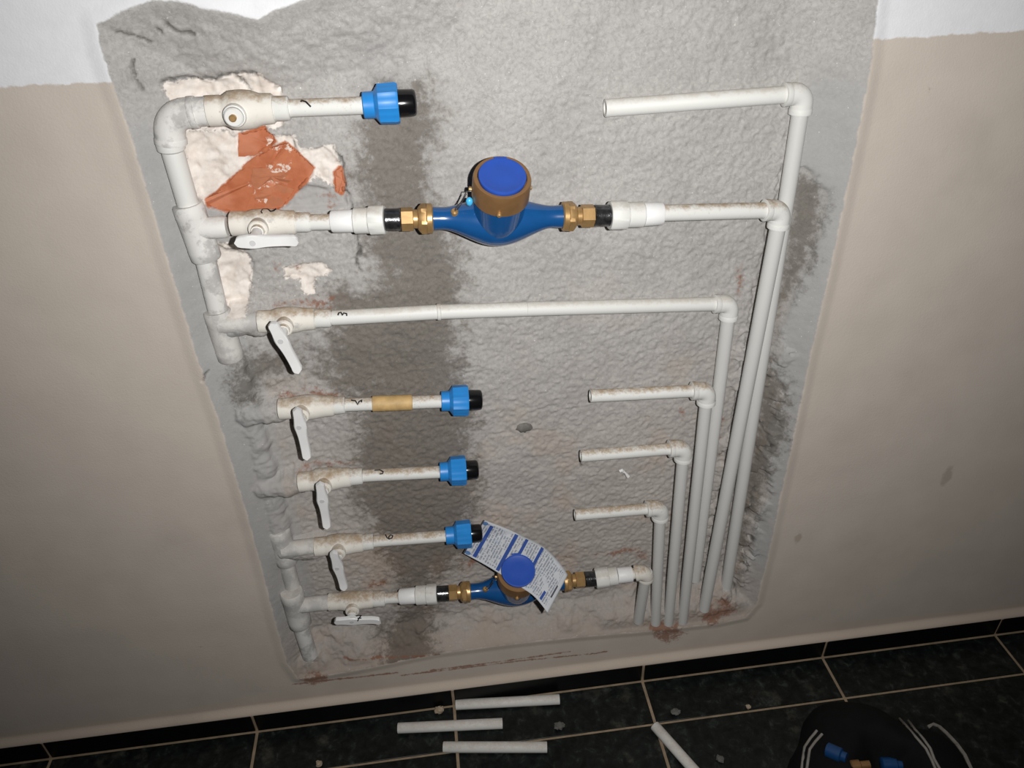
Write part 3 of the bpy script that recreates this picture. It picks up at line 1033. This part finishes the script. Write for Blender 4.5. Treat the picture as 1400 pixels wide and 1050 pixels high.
# ------------------------------------------------------------------ water meters
def meter(cpx, Y, elev, left, right, label, ring_h=0.074, lid_up=0.0):
    """left/right: pixel points along the pipe axis: nipple end, hex start, nut start, body end"""
    c = W(*cpx, Y)
    t = thing('water_meter', label, 'water meter', c, 'blue water meters with brass rings')
    A, B = W(*left[3], Y), W(*right[3], Y)
    ux = (B - A).normalized()
    n = Vector((0, -math.cos(math.radians(elev)), math.sin(math.radians(elev))))
    n = (n - ux * n.dot(ux)).normalized()
    o = A + ux * (c - A).dot(ux)
    LA, LB = (o - A).length, (B - o).length
    # cast body: arms swelling into the bowl
    mb = MB()
    prev = None
    K = 44
    for i in range(K + 1):
        x = -LA + (LA + LB) * i / K
        s = abs(x) / 0.075
        bell = (0.5 + 0.5 * math.cos(math.pi * min(1, s))) ** 0.8
        r = 0.0140 + 0.0185 * bell + 0.0012 * max(0, (abs(x) - LA + 0.022) / 0.022)
        cc = o + ux * x - n * (0.008 * bell)
        rg = mb.ring(cc, r, ux, 30, n)
        if prev:
            mb.bridge(prev, rg)
        else:
            mb.f.append(tuple(reversed(rg)))
        prev = rg
    mb.f.append(tuple(prev))
    body = mb.build('meter_body', M_BLUE, t, ang=60)
    h = ring_h
    MB().lathe(o, n, [(-0.024, 0.017), (-0.018, 0.027), (-0.008, 0.0318), (0.01, 0.0335), (h - 0.030, 0.0340)], 40).build('meter_bowl', M_BLUE, t, ang=60)
    ringp = MB().lathe(o, n, [(h - 0.033, 0.0350), (h - 0.031, 0.0368), (h - 0.004, 0.0368), (h, 0.0356), (h, 0.0312), (h - 0.004, 0.0304), (h - 0.004, 0.001)], 48)
    ro = ringp.build('register_ring', M_RING, t, ang=40)
    for ang in (262, 10, 172):
        d = ux * math.cos(math.radians(ang)) - ux.cross(n) * math.sin(math.radians(ang)) * -1
        d = (ux * math.cos(math.radians(ang)) + n.cross(ux) * math.sin(math.radians(ang)))
        MB().lathe(o + n * (h - 0.026) + d * 0.035, d, [(0, 0.0032), (0.005, 0.0032), (0.006, 0.002)], 12).build('lug', M_BRASS, ro)
    lid = MB().lathe(o + n * (h - 0.003 + lid_up), n, [(0, 0.0292), (0.0045, 0.0302), (0.0062, 0.0296), (0.0068, 0.0275), (0.0062, 0.0266), (0.0068, 0.012), (0.0070, 0.001)], 48).build('lid', M_LID, t, ang=50)
    e = n.cross(ux)
    hb = MB()
    hc = o + n * (h + 0.0005 + lid_up) + e * 0.0302
    hb.lathe(hc - ux * 0.008, ux, [(0, 0.0028), (0.016, 0.0028)], 12)
    hb.build('hinge', M_LID, lid)
    for side, sgn in ((left, -1), (right, 1)):
        q = [W(x, y, Y) for x, y in side]
        fn6 = lambda a: 1.0 / math.cos(((a + math.pi / 6) % (math.pi / 3)) - math.pi / 6) * 0.94
        seg(MB(), q[0], q[1], [(0, 0.0138), (0.05, 0.0146), (0.5, 0.0143), (0.95, 0.0146), (1, 0.0138)], 28).build('taped_nipple', M_TAPE, t)
        seg(MB(), q[1], q[2], [(0, 0.012), (0.04, 0.0142, 1), (0.72, 0.0142, 1), (0.76, 0.0122), (1, 0.0122)], 48, fn6).build('union_tail', M_BRASS, t, ang=25)
        seg(MB(), q[2], q[3], [(0, 0.0135), (0.1, 0.0165), (0.25, 0.0185, 1), (0.55, 0.0185, 1), (0.62, 0.0195), (0.92, 0.0195), (1, 0.017)], 48, fn6).build('union_nut', M_BRASS, t, ang=25)
    return t, o, ux, n, ro


LAB1 = 'upper blue water meter with shut blue lid and bare brass ring'
LAB2 = 'lower blue water meter with a printed leaflet tucked under its lid'
m1, o1, ux1, n1, ring1 = meter((681, 297), YM, 62,
                               [(526, 300.5), (548, 300), (571, 299.3), (592, 298.8)],
                               [(834, 294.5), (812, 295), (788, 295.5), (768, 296)], LAB1)
m2, o2, ux2, n2, ring2 = meter((706, 803), YM2, 68,
                               [(597, 812), (613, 811), (629, 809.8), (643, 809)],
                               [(815, 791), (799, 792.3), (782, 794), (770, 795.5)], LAB2, lid_up=0.006)

# seal wires and screws
def seal(o, ux, n, parent, bead=True):
    e = n.cross(ux)
    scr = o - ux * 0.058 + n * 0.018 - e * 0.004
    MB().lathe(scr - n * 0.008, n, [(0, 0.005), (0.008, 0.005), (0.010, 0.0035)], 14).build('seal_screw', M_BRASS, parent)
    lug = o - ux * 0.044 + n * 0.052 - e * 0.002
    mid_ = scr.lerp(lug, 0.5) - e * 0.004
    MB().sweep([scr + n * 0.002, scr.lerp(mid_, 0.5) + e * 0.003, mid_ + e * 0.002, mid_.lerp(lug, 0.5), lug, lug + ux * 0.006], 0.0007, 6).build('seal_wire', M_WIRE, parent, ang=80)
    MB().sweep([scr + n * 0.001, scr.lerp(mid_, 0.5) - e * 0.003 , mid_ - e * 0.002, lug - e * 0.004], 0.0006, 6).build('seal_wire', M_WIRE, parent, ang=80)
    if bead:
        blob(lug - n * 0.012 - e * 0.006 + ux * 0.004, 0.0046, 0.0040, 0.0058, 3, 12, 8, 0.05).build('seal_bead', M_SEAL, parent, ang=80)


seal(o1, ux1, n1, m1)
seal(o2, ux2, n2, m2, bead=False)

# ------------------------------------------------------------------ leaflet tucked under the lower lid
M_PAPER, _nt, _p = new_mat('printed_leaflet')
_uv = N(_nt, 'ShaderNodeUVMap')
_sx = N(_nt, 'ShaderNodeSeparateXYZ')
_nt.links.new(_uv.outputs[0], _sx.inputs[0])
U, V = _sx.outputs[0], _sx.outputs[1]


def band(nt, s, a, b):
    return math_n(nt, 'MULTIPLY', math_n(nt, 'GREATER_THAN', s, a), math_n(nt, 'LESS_THAN', s, b))


def uvnoise(sx_, sy_, detail=1):
    cm = N(_nt, 'ShaderNodeMapping')
    cm.inputs['Scale'].default_value = (sx_, sy_, 1)
    _nt.links.new(_uv.outputs[0], cm.inputs[0])
    return noise(_nt, 1.0, detail, 0.5, cm.outputs[0])


lines = math_n(_nt, 'LESS_THAN', math_n(_nt, 'FRACT', math_n(_nt, 'MULTIPLY', U, 40)), 0.6)
words = step(_nt, uvnoise(40, 22, 1), 0.40, 0.47)
blocks = step(_nt, uvnoise(9, 3.5, 1), 0.34, 0.42)
marg = math_n(_nt, 'MULTIPLY', band(_nt, V, 0.05, 0.95), band(_nt, U, 0.05, 0.93))
txt = math_n(_nt, 'MULTIPLY', math_n(_nt, 'MULTIPLY', lines, words), math_n(_nt, 'MULTIPLY', blocks, marg))
_c = mix(_nt, math_n(_nt, 'MULTIPLY', txt, 0.62), (0.50, 0.52, 0.55), (0.09, 0.11, 0.16))
_c = mix(_nt, math_n(_nt, 'MULTIPLY', step(_nt, uvnoise(7, 5, 3), 0.58, 0.66), 0.18), _c, (0.25, 0.36, 0.52))
BLUEP = (0.018, 0.06, 0.27)
for u0, u1, v0, v1 in ((0.095, 0.125, 0.04, 0.93), (0.325, 0.36, 0.03, 0.97), (0.435, 0.465, 0.5, 0.97),
                       (0.60, 0.63, 0.5, 0.97), (0.845, 0.87, 0.06, 0.28)):
    _c = mix(_nt, math_n(_nt, 'MULTIPLY', band(_nt, U, u0, u1), band(_nt, V, v0, v1)), _c, BLUEP)
_c = mix(_nt, math_n(_nt, 'MULTIPLY', band(_nt, U, 0.925, 0.945), band(_nt, V, 0.30, 0.62)), _c, (0.06, 0.06, 0.08))
for v0 in (0.06, 0.93):     # small round emblems in the corners
    du = math_n(_nt, 'MULTIPLY', math_n(_nt, 'SUBTRACT', U, 0.045), 1.62)
    dv = math_n(_nt, 'SUBTRACT', V, v0)
    dd = math_n(_nt, 'SQRT', math_n(_nt, 'ADD', math_n(_nt, 'MULTIPLY', du, du), math_n(_nt, 'MULTIPLY', dv, dv)))
    _c = mix(_nt, math_n(_nt, 'LESS_THAN', dd, 0.05), _c, (0.08, 0.16, 0.33))
_c = mix(_nt, math_n(_nt, 'MULTIPLY', band(_nt, U, -1, 0.022), 0.9), _c, (0.01, 0.01, 0.012))
_nt.links.new(_c, _p.inputs['Base Color'])
_p.inputs['Roughness'].default_value = 0.75


def poly_at(pts, t):
    x = t * (len(pts) - 1)
    i = min(int(x), len(pts) - 2)
    f = x - i
    p = [pts[max(0, min(len(pts) - 1, i + k))] for k in (-1, 0, 1, 2)]
    return tuple(0.5 * (2 * p[1][j] + (p[2][j] - p[0][j]) * f + (2 * p[0][j] - 5 * p[1][j] + 4 * p[2][j] - p[3][j]) * f * f
                        + (3 * p[1][j] - p[0][j] - 3 * p[2][j] + p[3][j]) * f ** 3) for j in (0, 1))


TOPE = [(661, 711), (688, 721), (715, 733), (741, 746), (763, 767), (776.5, 786)]
BOTE = [(633, 756), (661, 771), (686, 786), (711, 802), (731, 816), (749, 838)]
NU, NV = 40, 16
pv, puv, pf = [], [], []
for i in range(NU + 1):
    t = i / NU
    (x0, y0), (x1, y1) = poly_at(TOPE, t), poly_at(BOTE, t)
    for j in range(NV + 1):
        s = j / NV
        x, y = x1 + (x0 - x1) * s, y1 + (y0 - y1) * s
        q = on_plane(x, y, o2 + n2 * 0.0762, n2)
        d = (q - CAM).normalized()
        if q.y > 0.028:
            q = W(x, y, 0.028 + 0.15 * min(0.03, q.y - 0.028))
        q = q + d * (0.12 * max(0, t - 0.76) ** 2)
        pv.append(tuple(q))
        puv.append((t, s))
for i in range(NU):
    for j in range(NV):
        a = i * (NV + 1) + j
        pf.append((a, a + NV + 1, a + NV + 2, a + 1))
me = bpy.data.meshes.new('printed_leaflet')
me.from_pydata(pv, [], pf)
uvl = me.uv_layers.new(name='UVMap')
for lp in me.loops:
    uvl.data[lp.index].uv = puv[lp.vertex_index]
me.polygons.foreach_set('use_smooth', [True] * len(me.polygons))
me.materials.append(M_PAPER)
leaf = bpy.data.objects.new('printed_leaflet', me)
COL.objects.link(leaf)
sm = leaf.modifiers.new('thickness', 'SOLIDIFY')
sm.thickness = 0.0005
tag(leaf, 'curling white leaflet with blue bars and fine print on the lower water meter', 'leaflet')

# ------------------------------------------------------------------ outlet pipes on the right
YF, YN = 0.028, 0.006     # far and near layers of drop pipes


def outlet(start, corner, bottom, Y, r, label, er=0.0146, start_Y=None, open_end=True, mat=M_PPR, mat2=None, via=None, leg=0.026, bottom_Y=None):
    a = W(*start, Y if start_Y is None else start_Y)
    c = W(*corner, Y)
    b = W(*bottom, Y if bottom_Y is None else bottom_Y)
    t = thing('outlet_pipe', label, 'pipe', b, 'outlet pipes dropping down the right side')
    pts = [a] + [W(x, y, yy) for x, y, yy in (via or [])] + [c]
    for i, (q0, q1) in enumerate(zip(pts, pts[1:])):
        pipe('horizontal_pipe', q0, q1, r, mat, t, open_start=(open_end and i == 0))
    elbow(pts[-2], c, b, er, leg, mat, t)
    pipe('drop_pipe', c, b + (b - c).normalized() * 0.05, r, mat2 or M_PPR, t)
    return t, pts, b


GREY = ppr('ppr_drop_pipe', 0.12, 0.0, base=(0.60, 0.60, 0.585))
r1 = outlet((827, 148), (1098, 127.5), (993, 800), YF, 0.0112, 'topmost open-ended outlet pipe, bending down along the cement edge', mat2=GREY)
r2 = outlet((898, 291.5), (1068, 287), (967, 809), YN, 0.0112, 'outlet pipe leaving the upper water meter through a white adapter',
            start_Y=YM + 0.003, open_end=False, mat=M_PPRD, mat2=GREY)
r3 = outlet((455, 434.8), (998, 415), (953, 768), YF, 0.0108, 'long unbroken pipe running across the wall from the valve marked 3',
            er=0.0140, start_Y=0.012, open_end=False, mat2=GREY, via=[(600, 426.5, 0.013), (720, 422.5, 0.016)])
r4 = outlet((807, 541.5), (967, 533.5), (935.5, 827), YN, 0.0102, 'open-ended outlet pipe below the long pipe, level with the yellow tape',
            mat=M_PPRD, mat2=GREY)
r5 = outlet((794, 623.5), (935, 612), (915.6, 829), YN, 0.0102, 'open-ended outlet pipe above the white wall plug', mat=M_PPRD, mat2=GREY)
r6 = outlet((786, 704), (903, 694), (897, 829), YN, 0.0102, 'lowest and shortest open-ended outlet pipe, below the white wall plug', mat=M_PPRD, mat2=GREY)
r7 = outlet((858, 785.5), (884, 781), (876, 829), -0.015, 0.0104, 'short dirty elbow pipe dropping from the lower water meter',
            start_Y=-0.012, open_end=False, mat=M_VALVE, mat2=GREY, leg=0.022, bottom_Y=-0.002)
# number 3 on the long pipe, coupling weld
stroke([(462, 431), (463, 428), (466, 427), (468, 431), (470, 428), (474, 429), (474, 432)], r3[0], r3[1][0], r3[1][1], 0.0108)
w3 = r3[1][1]
u3 = (r3[1][2] - r3[1][0]).normalized()
MB().lathe(w3 - u3 * 0.003, u3, [(0, 0.0108), (0.001, 0.0122), (0.005, 0.0122), (0.006, 0.0108)], 24).build('weld_bead', M_PPRD, r3[0])
# adapters on the outlet side of both meters
adapter([W(x, y, yy) for x, y, yy in ((905, 292, YM + 0.003), (879, 293.3, YM + 0.002), (857, 294, YM + 0.001), (833, 294.8, YM))],
        [0.0158, 0.0172, 0.0195], r2[0])
adapter([W(x, y, yy) for x, y, yy in ((864, 785, -0.011), (844, 787, -0.010), (832, 788.6, -0.009), (814, 791, YM2))],
        [0.0148, 0.0172, 0.0190], r7[0])

# white plastic plug stuck on the wall
wpq = W(853, 646, 0.034)
mb = MB().sweep([wpq + Vector((-0.004, 0, 0.005)), wpq + Vector((0.002, -0.001, 0.0)), wpq + Vector((0.008, 0, -0.010))], [0.0035, 0.0018, 0.0036], 9)
mb.sweep([wpq + Vector((-0.008, 0, 0.004)), wpq + Vector((-0.002, -0.001, 0.007))], [0.0028, 0.0034], 9)
tag(mb.build('wall_plug', M_PPRC, ang=50), 'small broken white plug stuck to the bare cement', 'wall plug')

# ------------------------------------------------------------------ offcuts and crumbs on the floor
M_CUT = ppr('ppr_offcut', 0.35, base=(0.72, 0.71, 0.68))


def offcut(p, q, r, label, lift=0.0):
    a = F(*p, r)
    b = F(*q, r)
    a.z = b.z = r + lift
    L = (b - a).length
    ri = r * 0.66
    mb = MB().lathe(a, b - a, [(0.025, 0.001), (0.025, ri), (0.0006, ri), (0, ri + 0.0005), (0, r - 0.0005), (0.0007, r),
                               (L - 0.0007, r), (L, r - 0.0005), (L, ri + 0.0005), (L - 0.0006, ri), (L - 0.025, ri), (L - 0.025, 0.001)], 28)
    o = mb.build('pipe_offcut', M_CUT, ang=40)
    tag(o, label, 'pipe offcut', 'cut pipe pieces on the floor')


offcut((623, 963.5), (765, 956), 0.0103, 'white pipe offcut lying nearest the skirting on the dark floor')
offcut((544, 995.5), (687, 989), 0.0103, 'white pipe offcut in the middle of three on the dark floor, reaching furthest left')
offcut((606, 1021.5), (748, 1021.5), 0.0103, 'white pipe offcut lying lowest of three parallel pieces on the floor')
offcut((895, 992), (957, 1062), 0.0103, 'white pipe offcut pointing out of the picture, lying apart by the black bag')

for i, (x, y, sx, sy, sz, mt, lab) in enumerate((
        (601, 972, 0.010, 0.008, 0.007, M_CRUMB, 'tan mortar crumb on the floor beside the pipe offcuts'),
        (764, 993, 0.011, 0.009, 0.005, M_GREYCRUMB, 'flat grey rubble chip on the floor right of the offcuts'),
        (924, 974, 0.010, 0.007, 0.004, M_GREYCRUMB, 'flat grey chip on the floor under the drop pipes'),
        (1023, 967, 0.005, 0.005, 0.004, M_CRUMB, 'small tan crumb lying beside a grout line near the bag'),
        (436, 1045, 0.006, 0.006, 0.005, M_CRUMB, 'small tan crumb alone on the floor at the left'),
        (985, 1038, 0.008, 0.008, 0.003, M_GREYCRUMB, 'grey chip on the floor between the slanting offcut and the bag'))):
    c = F(x, y, sz * 0.6)
    o = blob(c, sx, sy, sz, 20 + i).build('rubble_chip', mt, ang=25)
    lowz_ = min(v.co.z for v in o.data.vertices)
    for v in o.data.vertices:
        v.co.z -= lowz_
    tag(o, lab, 'rubble', 'rubble on the floor')

# ------------------------------------------------------------------ black bag at the lower right
M_BAG = simple('black_nylon', (0.0045, 0.005, 0.0055), 0.85, var=0.4, vs_=40, bmp=0.25, spec=0.2)
M_PIP = simple('grey_white_piping', (0.27, 0.25, 0.225), 0.6, var=0.3, vs_=90)
BC = F(1203, 1082, 0.0)
bag = thing('tool_bag', 'slouching black bag with white piping on the dark floor', 'bag', (BC.x, BC.y, 0))


def bag_z(u, v):
    r = math.sqrt(u * u + v * v)
    z = 0.105 * max(0.0, 1 - r ** 3.2) ** 0.55
    mouth = math.exp(-(((u + 0.02) / 0.30) ** 2 + ((v + 0.08) / 0.36) ** 2) ** 1.6)
    z -= 0.065 * mouth
    z += 0.008 * math.sin(5 * u + 2 * v) * (1 - r)
    return max(0.001, z)


RX, RY = 0.165, 0.155
mb = MB()
NR, NA = 22, 56
rings = []
for i in range(1, NR + 1):
    r = (i / NR) ** 0.8
    rg = []
    for k in range(NA):
        a = 2 * math.pi * k / NA
        u, v = r * math.cos(a), r * math.sin(a)
        wob = 1 + 0.09 * math.cos(3 * a + 0.6) + 0.05 * math.sin(5 * a) - 0.03 * math.cos(8 * a)
        rg.append(len(mb.v))
        mb.v.append(Vector((BC.x + RX * u * wob, BC.y + RY * v * wob, bag_z(u, v) if i < NR else 0.0)))
    rings.append(rg)
ct = len(mb.v)
mb.v.append(Vector((BC.x, BC.y, bag_z(0, 0))))
for k in range(NA):
    mb.f.append((ct, rings[0][k], rings[0][(k + 1) % NA]))
for q0, q1 in zip(rings, rings[1:]):
    mb.bridge(q0, q1)
mb.f.append(tuple(rings[-1]))
bagm = mb.build('bag_body', M_BAG, bag, ang=60)
bvh = BVHTree.FromPolygons([tuple(v) for v in mb.v], mb.f)


def on_bag(x, y):
    d = ray(x, y)
    h = bvh.ray_cast(CAM, d)
    return h[0] if h[0] else F(x, y, 0.002)


def strip(pts, w, name, parent=bag):
    q = [on_bag(x, y) for x, y in pts]
    q2 = []
    for a, b in zip(q, q[1:]):
        q2 += [a, a.lerp(b, 0.5)]
    q2.append(q[-1])
    MB().sweep([p + Vector((0, 0, 0.0008)) for p in q2], w, 8).build(name, M_PIP, parent, ang=80)


strip([(1117, 999), (1108, 1010), (1100, 1022), (1098, 1036), (1096, 1052)], 0.0028, 'piping')
strip([(1124, 1004), (1115, 1014), (1107, 1025), (1105, 1038), (1103, 1052)], 0.0028, 'piping')
strip([(1230, 983), (1240, 994), (1252, 1008), (1266, 1024), (1274, 1040), (1280, 1054)], 0.0026, 'piping')
strip([(1242, 986), (1251, 998), (1262, 1010), (1272, 1024), (1277, 1038), (1285, 1052)], 0.0026, 'piping')


def strap(pts, w, name):
    q = [F(x, y, z) for x, y, z in pts]
    m = MB()
    prev = None
    for i, p in enumerate(q):
        t_ = (q[min(i + 1, len(q) - 1)] - q[max(i - 1, 0)]).normalized()
        s_ = t_.cross(Vector((0, 0, 1))).normalized()
        i0 = len(m.v)
        for sx_, sz_ in ((-1, -1), (1, -1), (1, 1), (-1, 1)):
            m.v.append(p + s_ * (w * sx_) + Vector((0, 0, 0.0012 * sz_)))
        rg = list(range(i0, i0 + 4))
        if prev:
            m.bridge(prev, rg)
        else:
            m.f.append(tuple(reversed(rg)))
        prev = rg
    m.f.append(tuple(prev))
    m.build(name, M_PIP, bag, ang=50)


strap([(1269, 994, 0.003), (1276, 990, 0.010), (1284, 993, 0.018), (1295, 1003, 0.026), (1308, 1017, 0.030), (1319, 1032, 0.03), (1328, 1052, 0.026)], 0.0032, 'strap')
strap([(1281, 1015, 0.003), (1288, 1011, 0.012), (1296, 1015, 0.02), (1299, 1028, 0.022), (1303, 1040, 0.02), (1312, 1052, 0.014)], 0.0028, 'strap')

M_BLUEFIT = simple('blue_fitting', (0.006, 0.05, 0.16), 0.4)
p0 = on_bag(1140, 1028)
mb = MB().lathe(p0 + Vector((-0.010, 0.008, -0.002)), Vector((0.65, -0.7, 0.25)), [(0, 0.010), (0.002, 0.013), (0.026, 0.013), (0.028, 0.009), (0.036, 0.009)], 18)
tag(mb.build('pipe_fitting', M_BLUEFIT), 'blue pipe fitting at the left inside the black bag', 'pipe fitting', 'fittings in the bag')
p0 = on_bag(1214, 1043)
mb = MB().lathe(p0 + Vector((-0.014, 0.0, 0.0)), Vector((1, -0.2, 0.05)), [(0, 0.009), (0.002, 0.012), (0.026, 0.012), (0.028, 0.009), (0.036, 0.009)], 18)
tag(mb.build('pipe_fitting', M_BLUEFIT), 'blue pipe fitting at the right inside the black bag', 'pipe fitting', 'fittings in the bag')
p0 = on_bag(1174, 1046)
mb = MB().lathe(p0 + Vector((-0.016, 0.0, 0.0)), Vector((1, -0.1, 0.1)), [(0, 0.008), (0.002, 0.010), (0.016, 0.010), (0.018, 0.007), (0.034, 0.007)], 18)
tag(mb.build('brass_fitting', M_RING), 'dull brass fitting between two blue ones inside the black bag', 'pipe fitting')
